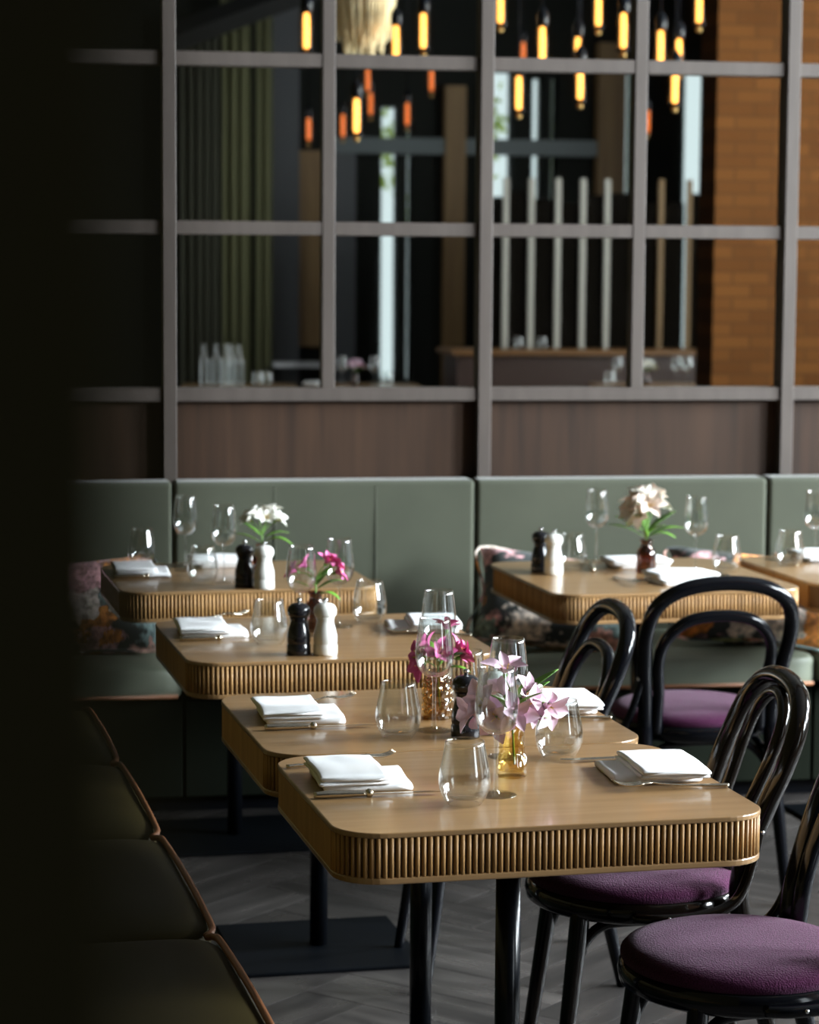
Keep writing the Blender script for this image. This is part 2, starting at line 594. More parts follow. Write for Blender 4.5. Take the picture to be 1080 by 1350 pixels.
# end of a dark partition right beside the viewpoint; the left bench stands against it
wl = structure('wall_left', box_me(-0.45, 0.0254, 0.1984, 8.0, 0, CEIL), M_DARKWALL, rot=(0, 0, DELTA))
structure('baseboard_left', rbox(0.0254, 0.0354, 0.36, 2.6, 0, 0.12, 0.003, 1, False), M_DARKWALL, rot=(0, 0, DELTA))

# right wall (daylight side): first window added for front fill, then three tall windows
wr_parts = [boxvf(ROOM_R, ROOM_R + 0.3, ROOM_B, 8.1, 0, WIN_Z[0]), boxvf(ROOM_R, ROOM_R + 0.3, ROOM_B, 8.1, WIN_Z[1], CEIL)]
edges = [ROOM_B] + [e for w in RIGHT_WINDOWS for e in w] + [8.1]
for a, b in zip(edges[0::2], edges[1::2]):
    wr_parts.append(boxvf(ROOM_R, ROOM_R + 0.3, a, b, WIN_Z[0], WIN_Z[1]))
structure('wall_right', mesh(*join(*wr_parts), smooth=False), M_ROOMWALL)
for i, (a, b) in enumerate(RIGHT_WINDOWS):
    w = structure('window_%d' % (i + 1), mesh(*join(
        boxvf(ROOM_R + .1, ROOM_R + .16, a, a + .05, *WIN_Z), boxvf(ROOM_R + .1, ROOM_R + .16, b - .05, b, *WIN_Z),
        boxvf(ROOM_R + .1, ROOM_R + .16, a, b, WIN_Z[0], WIN_Z[0] + .05), boxvf(ROOM_R + .1, ROOM_R + .16, a, b, WIN_Z[1] - .05, WIN_Z[1])), smooth=False), M_STEEL)
    structure('window_pane', box_me(ROOM_R + .125, ROOM_R + .131, a + .05, b - .05, WIN_Z[0] + .05, WIN_Z[1] - .05), M_PANE, parent=w)
    structure('glazing_bar', box_me(ROOM_R + .11, ROOM_R + .15, (a + b) / 2 - .015, (a + b) / 2 + .015, *WIN_Z), M_STEEL, parent=w)
    structure('glazing_bar', box_me(ROOM_R + .11, ROOM_R + .15, a, b, 3.4, 3.43), M_STEEL, parent=w)

# brick cross wall on the right, seen in the mirror
structure('wall_cross', mesh(*boxvf(0, ROOM_R - 4.055, -0.35, 0, 0, CEIL), smooth=False), M_BRICK, loc=(4.055, 1.5, 0))

# wall behind the viewpoint: tall windows between posts, seen in the mirror
RW = [(3.17, 3.32, .6, 3.02), (3.40, 3.45, .6, 2.9), (4.13, 4.36, .9, 3.35), (4.53, 4.63, .9, 3.3), (4.70, 4.76, .9, 3.3),
      (5.37, 5.47, .8, 3.4), (5.93, 6.17, .8, 3.45)]
rear = []
prev = -3.5
for a, b, z0, z1 in RW:
    if a > prev:
        rear.append(boxvf(prev, a, ROOM_B - .3, ROOM_B, 0, CEIL))
    rear.append(boxvf(a, b, ROOM_B - .3, ROOM_B, 0, z0)); rear.append(boxvf(a, b, ROOM_B - .3, ROOM_B, z1, CEIL))
    prev = b
rear.append(boxvf(prev, ROOM_R + .3, ROOM_B - .3, ROOM_B, 0, CEIL))
structure('wall_front', mesh(*join(*rear), smooth=False), pmat('charcoal_wall', (0.016, 0.017, 0.015), 0.9, spec=0.05))
for i, (a, b, z0, z1) in enumerate(RW):
    w = structure('window_%d' % (i + 5), mesh(*join(boxvf(a, a + .015, ROOM_B - .2, ROOM_B - .15, z0, z1), boxvf(b - .015, b, ROOM_B - .2, ROOM_B - .15, z0, z1)), smooth=False), M_STEEL)
    structure('window_pane', box_me(a, b, ROOM_B - .18, ROOM_B - .174, z0, z1), M_PANET, parent=w)
structure('trim_1', box_me(2.70, 5.15, ROOM_B, ROOM_B + .12, 2.60, 2.74), pmat('blue_grey_beam', (0.085, 0.105, 0.11), 0.5))
structure('trim_2', box_me(3.72, 3.90, ROOM_B, ROOM_B + .15, 0, 3.2), M_TANWOOD)
structure('trim_3', box_me(5.10, 5.35, ROOM_B, ROOM_B + .15, 0, 3.6), M_TANWOOD)
structure('trim_4', box_me(2.42, 2.66, ROOM_B, ROOM_B + .08, 0.9, 2.62), M_TANWOOD)
structure('trim_5', box_me(2.18, 2.42, ROOM_B, ROOM_B + .16, 0, CEIL), M_GREYDOOR)
structure('trim_6', box_me(2.70, 2.92, ROOM_B, ROOM_B + .16, 0, 2.6), M_GREYDOOR)
structure('trim_8', box_me(2.17, 2.58, ROOM_B + .2, ROOM_B + .5, .735, .775), pmat('white_ledge', (0.6, 0.6, 0.62), 0.5))
# sloped beam end in the upper corner
structure('trim_7', tube([(1.2, -4.8, 3.45), (2.5, -4.8, 3.95)], 0.12, 4, 1) and mesh(*tube([(1.2, -4.8, 3.45), (2.5, -4.8, 3.95)], 0.12, 4, 1), smooth=False), pmat('black_beam', (0.010, 0.010, 0.009), 0.6))


def curtain(x0, x1, y, z0, z1, n, amp, mat, label):
    V, F = [], []
    m = n * 8
    for i in range(m + 1):
        t = i / m
        x = x0 + (x1 - x0) * t
        a = amp * math.sin(t * n * 2 * PI) + 0.3 * amp * math.sin(t * n * 5.3)
        for z in (z0, (z0 + z1) / 2, z1):
            V.append((x, y + a * (1.0 if z < z1 else 0.7), z))
    for i in range(m):
        for k in range(2):
            F.append((i * 3 + k, (i + 1) * 3 + k, (i + 1) * 3 + k + 1, i * 3 + k + 1))
    o = link('curtain', mesh(V, F), mat)
    md = o.modifiers.new('cloth', 'SOLIDIFY'); md.thickness = 0.006
    tag(o, label, 'curtain')
    return o


curtain(1.36, 1.72, ROOM_B + .35, 0.02, 3.7, 5, 0.035, pmat('dark_drape', (0.06, 0.06, 0.04), 0.9), 'dark drape reflected left in the mirror, beside the olive curtains')
curtain(1.72, 1.98, ROOM_B + .3, 0.02, 3.9, 3, 0.05, M_CURTAIN, 'olive curtain reflected in the mirror, next to the dark drape')
curtain(2.03, 2.17, ROOM_B + .3, 0.02, 3.9, 2, 0.04, M_CURTAIN, 'narrow olive curtain reflected in the mirror beside the grey door post')

# ------------------------------------------------------------------ benches


def cushion_pad(x0, x1, y0, y1, z0, z1, r=0.03, crown=0.012, axis='Z'):
    """upholstered pad: soft edges and a slightly crowned face"""
    bm = bmesh.new()
    v, f = boxvf(x0, x1, y0, y1, z0, z1)
    vs = [bm.verts.new(p) for p in v]
    for q in f:
        bm.faces.new([vs[i] for i in q])
    bmesh.ops.subdivide_edges(bm, edges=bm.edges, cuts=7, use_grid_fill=True)
    cx, cy, cz = (x0 + x1) / 2, (y0 + y1) / 2, (z0 + z1) / 2
    for w in bm.verts:
        # superellipse-like rounding near edges
        d = [min(w.co[i] - (x0, y0, z0)[i], (x1, y1, z1)[i] - w.co[i]) for i in range(3)]
        order = sorted(d)
        inset = 0
        c = Vector(w.co)
        q = Vector((min(max(c.x, x0 + r), x1 - r), min(max(c.y, y0 + r), y1 - r), min(max(c.z, z0 + r), z1 - r)))
        dv = c - q
        if dv.length > r:
            c = q + dv.normalized() * r
        nx = (c.x - cx) / (x1 - x0) * 2; ny = (c.y - cy) / (y1 - y0) * 2; nz = (c.z - cz) / (z1 - z0) * 2
        if axis == 'Z' and c.z > cz:
            c.z += crown * (1 - nx ** 4) * (1 - ny ** 4)
        if axis == '-Y' and c.y < cy:
            c.y -= crown * (1 - nx ** 6) * (1 - nz ** 4)
        w.co = c
    me = bm_mesh(bm, True)
    return me


def smooth_sub(o, n=1):
    md = o.modifiers.new('soft', 'SUBSURF'); md.levels = n; md.render_levels = n
    return o


# back bench under the mirrors
bench = thing('banquette', (1.3, 7.35, 0), 'sage green upholstered bench along the mirror wall', 'banquette')
BACK_F = 7.60
seam0 = [-0.40, 0.463, 1.428, 2.395, 3.40]
for a, b in zip(seam0, seam0[1:]):
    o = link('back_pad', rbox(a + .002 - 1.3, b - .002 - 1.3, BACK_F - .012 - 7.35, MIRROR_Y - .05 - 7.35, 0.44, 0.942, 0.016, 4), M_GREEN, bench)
    o.modifiers.new('normals', 'WEIGHTED_NORMAL')
    for t in ((1, 2) if abs(a - .463) < .01 else ()):
        x = a + (b - a) * t / 3
        link('seam', mesh(*tube([(x - 1.3, BACK_F - .0125 - 7.35, .46), (x - 1.3, BACK_F - .0135 - 7.35, .7), (x - 1.3, BACK_F - .011 - 7.35, .925)], 0.0022, 6, 3)), M_GREEN, bench)
for a, b in ((-.40, .463), (.463, 1.428), (1.428, 2.395), (2.395, 3.4)):
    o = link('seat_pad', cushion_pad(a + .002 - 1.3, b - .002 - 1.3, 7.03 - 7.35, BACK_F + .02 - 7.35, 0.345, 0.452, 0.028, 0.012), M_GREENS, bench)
    smooth_sub(o)
    link('piping', mesh(*tube([(a + .02 - 1.3, 7.034 - 7.35, .362), (b - .02 - 1.3, 7.034 - 7.35, .362)], 0.006, 8, 2)), M_PIPE, bench)
for a, b in ((-.40, .463), (.463, 1.428), (1.428, 2.395), (2.395, 3.4)):
    link('base_panel', rbox(a + .004 - 1.3, b - .004 - 1.3, 7.09 - 7.35, 7.60 - 7.35, 0.05, 0.343, 0.003, 1, False), M_PLINTH, bench)
link('plinth', box_me(-.40 - 1.3, 3.4 - 1.3, 7.13 - 7.35, 7.6 - 7.35, 0, 0.05), M_STEEL, bench)

# left bench in the shade, along the dark partition (built in the table frame)
lb = thing('banquette', W(0.35, 4.9), 'dark olive leather bench in the shadow at left with tan piping', 'banquette', DELTA)
vs_ = [2.63, 3.385, 4.13, 4.885, 5.64, 6.36]
for a, b in zip(vs_, vs_[1:]):
    a0, b0 = a - 4.9, b - 4.9
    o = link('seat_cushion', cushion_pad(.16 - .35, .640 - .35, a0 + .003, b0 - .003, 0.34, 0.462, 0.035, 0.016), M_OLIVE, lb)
    smooth_sub(o)
    p = link('piping', mesh(*tube([(.617 - .35, a0 + .003, .448), (.629 - .35, a0 + .02, .452), (.634 - .35, a0 + .08, .455), (.636 - .35, (a0 + b0) / 2, .459),
                                 (.634 - .35, b0 - .08, .455), (.629 - .35, b0 - .02, .452), (.617 - .35, b0 - .003, .448)], 0.0065, 8, 6)), M_PIPE, o)
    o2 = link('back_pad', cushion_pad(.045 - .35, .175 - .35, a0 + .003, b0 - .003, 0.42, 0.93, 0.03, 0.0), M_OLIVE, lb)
    smooth_sub(o2)
link('base_panel', box_me(.05 - .35, .58 - .35, 2.63 - 4.9, 6.36 - 4.9, 0.0, 0.338), M_PLINTH, lb)


# ------------------------------------------------------------------ tables
TOP_Z = 0.75
AP_H = 0.082
REED_MES = {}


def make_table(u, v, hx, hy, label, reeds=('front',), R=0.075):
    root = thing('dining_table', W(u, v), label, 'table', DELTA)
    out = round_rect(hx, hy, R)
    o = link('tabletop', mesh(*prism(out, TOP_Z - 0.009, TOP_Z), smooth=False), M_OAK, root); soft(o, 0.002, 2)
    inn = round_rect(hx - 0.006, hy - 0.006, R - 0.006)
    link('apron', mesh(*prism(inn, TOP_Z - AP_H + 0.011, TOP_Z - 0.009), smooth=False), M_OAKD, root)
    o = link('bottom_rim', mesh(*prism(round_rect(hx - .0005, hy - .0005, R), TOP_Z - AP_H, TOP_Z - AP_H + 0.011), smooth=False), M_OAK, root); soft(o, 0.0025, 2)
    # plain side boards
    zz = (TOP_Z - AP_H + 0.011, TOP_Z - 0.009)
    sides = []
    if 'left' not in reeds:
        sides.append(boxvf(-hx + .0005, -hx + .0075, -hy + R, hy - R, *zz))
    sides.append(boxvf(hx - .0075, hx - .0005, -hy + R, hy - R, *zz))
    if 'front' not in reeds:
        o = link('side_board', mesh(*boxvf(-hx + R, hx - R, -hy + .0005, -hy + .0075, *zz), smooth=False), M_OAKV, root)
    for s in sides:
        link('side_board', mesh(*s, smooth=False), M_OAKV, root)
    # half-round reeds on the front and round both corners
    pts = []
    pitch = 0.0104
    a = 0
    hxr, hyr = hx - 0.0045, hy - 0.0045
    r = R - 0.0045

    def path(s):
        arc = r * PI / 2
        straight = 2 * (hx - R)
        if s < 0:
            return (-hxr, -hy + R - s)
        if s < arc:
            t = s / r
            return (-hx + R - r * math.cos(t), -hy + R - r * math.sin(t))
        s -= arc
        if s < straight:
            return (-hx + R + s, -hyr)
        s -= straight
        t = s / r
        return (hx - R + r * math.sin(t), -hy + R - r * math.cos(t))
    total = r * PI + 2 * (hx - R)
    if 'reed' not in REED_MES:
        me = mesh(*tube([(0, 0, zz[0] - .0005), (0, 0, zz[1] + .0005)], 0.0038, 8, 1))
        me.materials.append(M_OAKV)
        REED_MES['reed'] = me
    n = int(total / pitch)
    if 'front' in reeds:
        start = -(2 * hy - 2 * R) if 'left' in reeds else 0
        k0 = int(start / pitch)
        for k in range(k0, n + 1):
            x, y = path((k + .5) * total / (n + 1))
            link('reed', REED_MES['reed'], None, root, (x, y, 0))
    # pedestal
    link('column', mesh(*lathe([(0.0005, .008), (0.0215, .008), (0.0215, TOP_Z - AP_H + .002), (0.0005, TOP_Z - AP_H + .002)], 24)), M_STEEL, root)
    o = link('base_plate', rbox(-.215, .215, -.215, .215, 0, 0.010, 0.002, 1, False), M_PLATE, root)
    link('mounting_plate', box_me(-.12, .12, -.12, .12, TOP_Z - AP_H - .006, TOP_Z - AP_H + .001), M_STEEL, root)
    return root


T1 = make_table(1.097, 3.888, 0.355, 0.305, 'nearest oak table with reeded front edge and rounded corners')
T2 = make_table(1.097, 4.515, 0.355, 0.315, 'oak table pushed against the back of the nearest table')
T3 = make_table(1.100, 5.560, 0.355, 0.335, 'oak reeded table in the left row, third from the front')
T4 = make_table(1.085, 6.715, 0.355, 0.315, 'oak reeded table at far left before the sage green bench')
T5 = make_table(2.215, 6.515, 0.355, 0.370, 'oak reeded table on the right before the floral cushions', reeds=('front', 'left'))
T6 = make_table(2.975, 6.545, 0.345, 0.335, 'plain-fronted oak table cut off by the right edge of the picture', reeds=())

# ------------------------------------------------------------------ bentwood chairs


def mirror_half(half):
    half = [(x, y, z if z < .5 else .5 + (z - .5) * .918) for x, y, z in half]
    return half + [(-x, y, z) for x, y, z in reversed(half[:-1])]


def make_chair(u, v, back_dir, label, inner_gap=0.095, wood=M_BLACK, hoop_w=1.0):
    """back_dir: angle of the backrest seen from the seat, in the table frame"""
    root = thing('bentwood_chair', W(u, v), label, 'chair', DELTA + back_dir - PI / 2)
    # rear legs and outer hoop are one bent rod
    w = hoop_w
    half = [(.185, .268, 0), (.177, .222, .2), (.168, .167, .42), (.170 * w, .169, .52), (.184 * w, .206, .64), (.190 * w, .240, .73),
            (.171 * w, .268, .805), (.106 * w, .286, .853), (0, .291, .868)]
    link('back_frame', mesh(*tube(mirror_half(half), [.0125, .0165] + [.0192] * 13 + [.0165, .0125], 14, 7)), wood, root)
    top = .868 - inner_gap
    s = (top - .45) / .33
    hi = [(.138, 0, .44), (.137, 0, .45 + .10 * s), (.148 * w, 0, .45 + .19 * s), (.137 * w, 0, .45 + .26 * s), (.085 * w, 0, .45 + .315 * s), (0, 0, .45 + .33 * s)]
    if inner_gap < .06:
        hi = [(.062, 0, .44), (.068, 0, .55), (.086, 0, .65), (.098, 0, .73), (.088, 0, .79), (.052, 0, .825), (0, 0, .838)]
    hi = [(x, .163 + .35 * max(0, z - .51), z) for x, y, z in hi]
    link('inner_hoop', mesh(*tube(mirror_half(hi), .0152 if inner_gap > .06 else .0125, 12, 7)), wood, root)
    # seat
    link('seat_frame', mesh(*lathe([(.150, .415), (.196, .415), (.206, .422), (.209, .437), (.206, .452), (.198, .458), (.150, .458)], 48)), wood, root)
    def wob(a, z):
        return 0.012 * math.cos(2 * a)
    prof = [(.2, .455), (.2045, .463), (.2035, .472), (.196, .480), (.175, .488), (.14, .493), (.09, .4955), (.04, .4965), (.0005, .4965)]
    o = link('seat_cushion', mesh(*lathe(prof, 48)), M_PURPLE, root)
    # front legs
    legs = []
    for sx in (-1, 1):
        p = [(sx * .135, -.130, .44), (sx * .143, -.142, .33), (sx * .158, -.163, .16), (sx * .175, -.185, 0)]
        legs.append(p)
        link('leg', mesh(*tube(p, [.0185, .0175, .015, .0115], 12, 6)), wood, root)
    # bent brackets between the legs, their crowns fixed under the seat frame
    fl = [(-.146, -.146, .30), (.146, -.146, .30)]
    rl = [(-.172, .198, .30), (.172, .198, .30)]
    def bracket(a, b, inward):
        A, B = Vector(a), Vector(b)
        up = Vector((0, 0, .108))
        I = Vector(inward)
        pts = [A, A.lerp(B, .04) + Vector((0, 0, .05)) + I * .6, A.lerp(B, .16) + up * .9 + I, A.lerp(B, .36) + up + I, A.lerp(B, .64) + up + I, A.lerp(B, .84) + up * .9 + I,
               A.lerp(B, .96) + Vector((0, 0, .05)) + I * .6, B]
        link('leg_bracket', mesh(*tube(pts, .010, 10, 5)), wood, root)
    bracket(fl[0], fl[1], (0, .03, 0))
    bracket(rl[0], rl[1], (0, -.05, 0))
    bracket(fl[0], rl[0], (.02, 0, 0))
    bracket(fl[1], rl[1], (-.02, 0, 0))
    # side braces from the uprights down along the seat frame, each with two screws
    for sx in (-1, 1):
        p = [(sx * .184, .198, .60), (sx * .198, .178, .53), (sx * .212, .145, .462), (sx * .222, .08, .438), (sx * .222, .0, .433), (sx * .205, -.045, .432)]
        b = link('side_brace', mesh(*tube(p, .0105, 10, 6)), wood, root)
        for yy in (.015, .045):
            link('screw', mesh(*sphere((sx * .2335, yy, .436), .004, 8, 6)), M_CHROME, b)
        link('screw', mesh(*sphere((sx * .197, .196, .585), .0045, 8, 6)), M_CHROME, b)
    return root


CA = make_chair(1.475, 4.345, math.radians(-6), 'black bentwood chair behind the nearest chair, its rounded hoop back above the nearest table', inner_gap=0.035, wood=M_BROWNBLACK)
CB = make_chair(1.475, 3.775, math.radians(2), 'nearest bentwood chair, plum seat at the bottom right corner, back cut off')
CC = make_chair(1.455, 5.31, math.radians(-3), 'black bentwood chair at the end of the third table, two nested arches showing')
CDD = make_chair(2.165, 5.955, math.radians(-92), 'black bentwood chair turned to the mirror wall, back towards the viewer', hoop_w=1.0)

# ------------------------------------------------------------------ tableware


def cupped(profile_out, profile_in, n=40):
    return lathe(profile_out + profile_in[::-1], n)


def smooth_prof(pts, per=4):
    return [(p.x, p.z) for p in catmull([(r, 0, z) for r, z in pts], per)]


bowl_out = smooth_prof([(.0055, .102), (.017, .105), (.029, .117), (.0355, .137), (.0355, .158), (.0325, .185), (.0285, .2145)])
bowl_in = smooth_prof([(.0005, .1065), (.016, .109), (.028, .120), (.0345, .138), (.0345, .158), (.0316, .185), (.0277, .2145)])
ME_BOWL = mesh(*cupped(bowl_out, bowl_in)); ME_BOWL.materials.append(M_GLASS)
ME_STEM = mesh(*lathe(smooth_prof([(.0075, .0035), (.0042, .012), (.0033, .04), (.0033, .08), (.0045, .098), (.006, .103)]), 20)); ME_STEM.materials.append(M_GLASS)
ME_FOOT = mesh(*lathe([(.0005, .0045), (.0075, .0038), (.02, .0022), (.034, .0018), (.0358, .001), (.034, 0), (.0005, 0)], 40)); ME_FOOT.materials.append(M_GLASSFOOT)
t_out = smooth_prof([(.0005, 0), (.025, 0), (.0305, .004), (.0385, .018), (.0425, .036), (.0415, .055), (.0365, .08), (.0315, .105)])
t_in = smooth_prof([(.0005, .009), (.022, .010), (.031, .015), (.038, .024), (.0412, .038), (.0402, .055), (.0352, .08), (.0303, .105)])
ME_TUM = mesh(*cupped(t_out, t_in, 44)); ME_TUM.materials.append(M_GLASS)


def wine_glass(u, v, label, z=TOP_Z, sc=1.0):
    r = thing('wine_glass', W(u, v, z), label, 'wine glass')
    link('bowl', ME_BOWL, None, r); link('stem', ME_STEM, None, r); link('foot', ME_FOOT, None, r)
    r.scale = (sc, sc, sc)
    return r


def tumbler(u, v, label, z=TOP_Z):
    o = link('tumbler', ME_TUM, None, None, W(u, v, z), (0, 0, random.random()))
    return tag(o, label, 'glass')


mill_body = [(.0005, 0), (.0262, 0), (.0272, .004), (.0272, .022), (.0255, .025), (.0255, .027), (.0268, .030), (.0262, .045), (.0225, .060), (.0192, .072), (.0188, .078), (.0205, .083), (.0205, .085), (.0005, .085)]
mill_head = smooth_prof([(.0195, .0852), (.0235, .089), (.0255, .097), (.0240, .107), (.0165, .1145), (.006, .117), (.0005, .1172)], 3)
ME_MB = mesh(*lathe(mill_body, 32)); ME_MH = mesh(*lathe(mill_head, 32))
ME_MK = mesh(*lathe([(.0005, .115), (.0045, .117), (.0035, .1195), (.0062, .1225), (.0062, .125), (.0035, .128), (.0005, .1288)], 16))
ME_MK.materials.append(M_CHROME)


def mill(u, v, mat, label, kind='pepper mill', z=TOP_Z):
    nm = 'pepper_mill' if mat is M_MILLB else 'salt_mill'
    r = thing(nm, W(u, v, z), label, kind)
    for n, me in (('body', ME_MB), ('head', ME_MH)):
        m2 = me.copy(); m2.materials.clear(); m2.materials.append(mat)
        link(n, m2, None, r)
    link('knob', ME_MK, None, r)
    return r


def fold_slab(x0, x1, y0, y1, z0, z1, seed, round_left=True, droop=0.0):
    """one folded layer of cloth, a soft rounded slab with a fold at its left end"""
    nx, ny = 14, 12
    r = (z1 - z0) / 2
    V, F = [], []
    ring = []
    # cross-section in x-z
    sec = []
    for k in range(7):
        a = PI / 2 + PI * k / 6
        sec.append((x0 + r + r * math.cos(a), (z0 + z1) / 2 + r * math.sin(a)))
    for k in range(1, nx):
        sec.append((x0 + r + (x1 - x0 - r) * k / nx, z0))
    for k in range(5):
        a = -PI / 2 + PI * k / 4
        sec.append((x1 - r * .4 + r * .4 * math.cos(a), (z0 + z1) / 2 + r * math.sin(a)))
    for k in range(nx - 1, 0, -1):
        sec.append((x0 + r + (x1 - x0 - r) * k / nx, z1))
    m = len(sec)
    for j in range(ny + 1):
        t = j / ny
        y = y0 + (y1 - y0) * t
        for (x, z) in sec:
            n = noise.noise(Vector((x * 22 + seed, y * 16, seed * 1.7)))
            n2 = noise.noise(Vector((x * 9 + seed * 3, y * 9, 4.2)))
            e = 1 - 0.35 * (abs(t - .5) * 2) ** 8
            zz = (z - z0) * e + z0
            V.append((x + n2 * .003, y + n2 * .003 * (1 if j in (0, ny) else .3), max(z0 * .98, zz + (n * .0022 + n2 * .002) * (1 if z > z0 + 1e-4 else .0) - droop * max(0, (x - x0) / (x1 - x0) - .6))))
    for j in range(ny):
        for i in range(m):
            i2 = (i + 1) % m
            F.append((j * m + i, j * m + i2, (j + 1) * m + i2, (j + 1) * m + i))
    F.append(tuple(range(m))); F.append(tuple(ny * m + i for i in range(m - 1, -1, -1)))
    return V, F


def napkin(u, v, rz, label, seed, z=TOP_Z, sx=.118, sy=.185, flap=.038):
    V, F = join(fold_slab(-.06, .055 + flap, -sy / 2 + .006, sy / 2 - .03, .004, .0180, seed),
                fold_slab(-.066, -.066 + sx + .003, -sy / 2 + .002, sy / 2 - .004, .0160, .0235, seed + 1),
                fold_slab(-.067, -.067 + sx, -sy / 2, sy / 2, .0232, .0320, seed + 2))
    me = mesh(V, F)
    bm = bmesh.new(); bm.from_mesh(me); bmesh.ops.recalc_face_normals(bm, faces=bm.faces); bm.to_mesh(me); bm.free()
    for p in me.polygons: p.use_smooth = True
    o = link('napkin', me, M_NAPKIN, None, W(u, v, z - .0035), (0, 0, DELTA + rz))
    return tag(o, label, 'napkin')


# knife along +x, edge of handle at x=0
k_handle = tube([(0, 0, .0065), (.02, 0, .0068), (.06, 0, .0066), (.088, 0, .006)], [.0062, .0075, .0068, .0055], 10, 4, flat=.85)
k_bol = sphere((.092, 0, .0066), .0076, 10, 8)
kv = []
for k in range(13):
    t = k / 12
    x = .096 + .122 * t
    wd = .0085 * (1 - max(0, t - .72) ** 2 * 11)
    kv += [(x, -.0065, .0048), (x, -.0065 + max(.001, wd * 1.6), .0042), (x, -.0065, .0062), (x, -.0065 + max(.001, wd * 1.6), .0050)]
kf = []
for k in range(12):
    b = k * 4
    kf += [(b, b + 4, b + 5, b + 1), (b + 2, b + 3, b + 7, b + 6), (b, b + 2, b + 6, b + 4), (b + 1, b + 5, b + 7, b + 3)]
kf += [(0, 1, 3, 2), (48, 50, 51, 49)]
ME_KH = mesh(*k_handle); ME_KBO = mesh(*k_bol); ME_KB = mesh(kv, kf, smooth=False)
# fork: handle then a raised head with four tines
f_handle = tube([(0, 0, .004), (.02, 0, .0045), (.07, 0, .006), (.115, 0, .010), (.135, 0, .0135)], [.0062, .0056, .0036, .0028, .0034], 8, 4, flat=.55)
f_parts = [tube([(.132, 0, .0132), (.142, 0, .0135), (.152, 0, .0125)], [.0035, .0095, .0112], 8, 4, flat=.16)]
for k in range(4):
    yy = (k - 1.5) * .0058
    f_parts.append(tube([(.150, yy, .0125), (.170, yy, .0105), (.188, yy, .0125), (.200, yy, .018)], [.0021, .0019, .0016, .0009], 6, 4))
ME_FH = mesh(*f_handle); ME_FT = mesh(*join(*f_parts))
for me in (ME_KH, ME_KBO, ME_KB, ME_FH, ME_FT):
    me.materials.append(M_SILVER)


def knife(u, v, rz, label, z=TOP_Z):
    r = thing('table_knife', W(u, v, z), label, 'knife', DELTA + rz)
    link('handle', ME_KH, None, r); link('bolster', ME_KBO, None, r); link('blade', ME_KB, None, r)
    return r


def fork(u, v, rz, label, z=TOP_Z):
    r = thing('table_fork', W(u, v, z), label, 'fork', DELTA + rz)
    link('handle', ME_FH, None, r); link('tines', ME_FT, None, r)
    return r


# vases
def vase(u, v, kind, label, z=TOP_Z):
    if kind == 'honey':
        out = [(.0005, 0), (.024, 0), (.0265, .004), (.0265, .034), (.0225, .040), (.0215, .044), (.0215, .075), (.0195, .084), (.0195, .092), (.0215, .097)]
        inn = [(.0005, .010), (.022, .011), (.0235, .033), (.0195, .041), (.0188, .074), (.0170, .084), (.0170, .092), (.019, .097)]
        def wob(a, zz):
            return 0.03 * math.cos(10 * a) * (1 if .004 < zz < .07 else .3)
        me = mesh(*lathe(out + inn[::-1], 60, wob=wob)); mat = M_AMBER
    elif kind == 'dark':
        out = [(.0005, 0), (.027, 0), (.030, .004), (.0305, .05), (.0295, .074), (.022, .082), (.0205, .088), (.0225, .094)]
        inn = [(.0005, .008), (.026, .009), (.028, .05), (.027, .072), (.0195, .081), (.018, .088), (.020, .094)]
        def wob(a, zz):
            return 0.035 * math.cos(12 * a) * math.cos(zz * 420)
        me = mesh(*lathe(out + inn[::-1], 60, wob=wob)); mat = M_AMBERD
    else:
        out = [(.0005, 0), (.026, 0), (.028, .003), (.028, .055), (.024, .066), (.0165, .074), (.0155, .088), (.0185, .09), (.0185, .096)]
        inn = [(.0005, .005), (.025, .006), (.0262, .055), (.022, .065), (.0145, .074), (.0138, .088), (.016, .096)]
        me = mesh(*lathe(out + inn[::-1], 40)); mat = M_BROWNG
    o = link('bud_vase', me, mat, None, W(u, v, z))
    return tag(o, label, 'vase')


def petal_me(L, Wd, curl, mat):
    V, F = [], []
    n, m = 8, 4
    for i in range(n + 1):
        t = i / n
        w = Wd * (.16 + .84 * math.sin(PI * min(1, t * .62)) ** 1.2) * max(.12, 1 - max(0, (t - .72) / .28) ** 2.2 * .88)
        x = L * t
        z = curl * L * (t ** 2.2) * -.9 + .10 * L * math.sin(PI * t)
        for j in range(m + 1):
            s = j / m * 2 - 1
            V.append((x, s * w / 2, z + .25 * w * s * s + .0012 * math.sin(7 * t + 5 * s)))
    for i in range(n):
        for j in range(m):
            a = i * (m + 1) + j
            F.append((a, a + m + 1, a + m + 2, a + 1))
    me = mesh(V, F)
    me.materials.append(mat)
    return me


def leaf_me(L, Wd, droop):
    V, F = [], []
    n = 8
    for i in range(n + 1):
        t = i / n
        w = Wd * math.sin(PI * (t * .94 + .03)) ** .9
        z = .55 * L * t - droop * L * t * t
        x = L * t * .85
        V += [(x, -w / 2, z + .18 * w), (x, 0, z), (x, w / 2, z + .18 * w)]
    for i in range(n):
        a = i * 3
        F += [(a, a + 3, a + 4, a + 1), (a + 1, a + 4, a + 5, a + 2)]
    me = mesh(V, F); me.materials.append(M_LEAF)
    return me


PETALS = {}


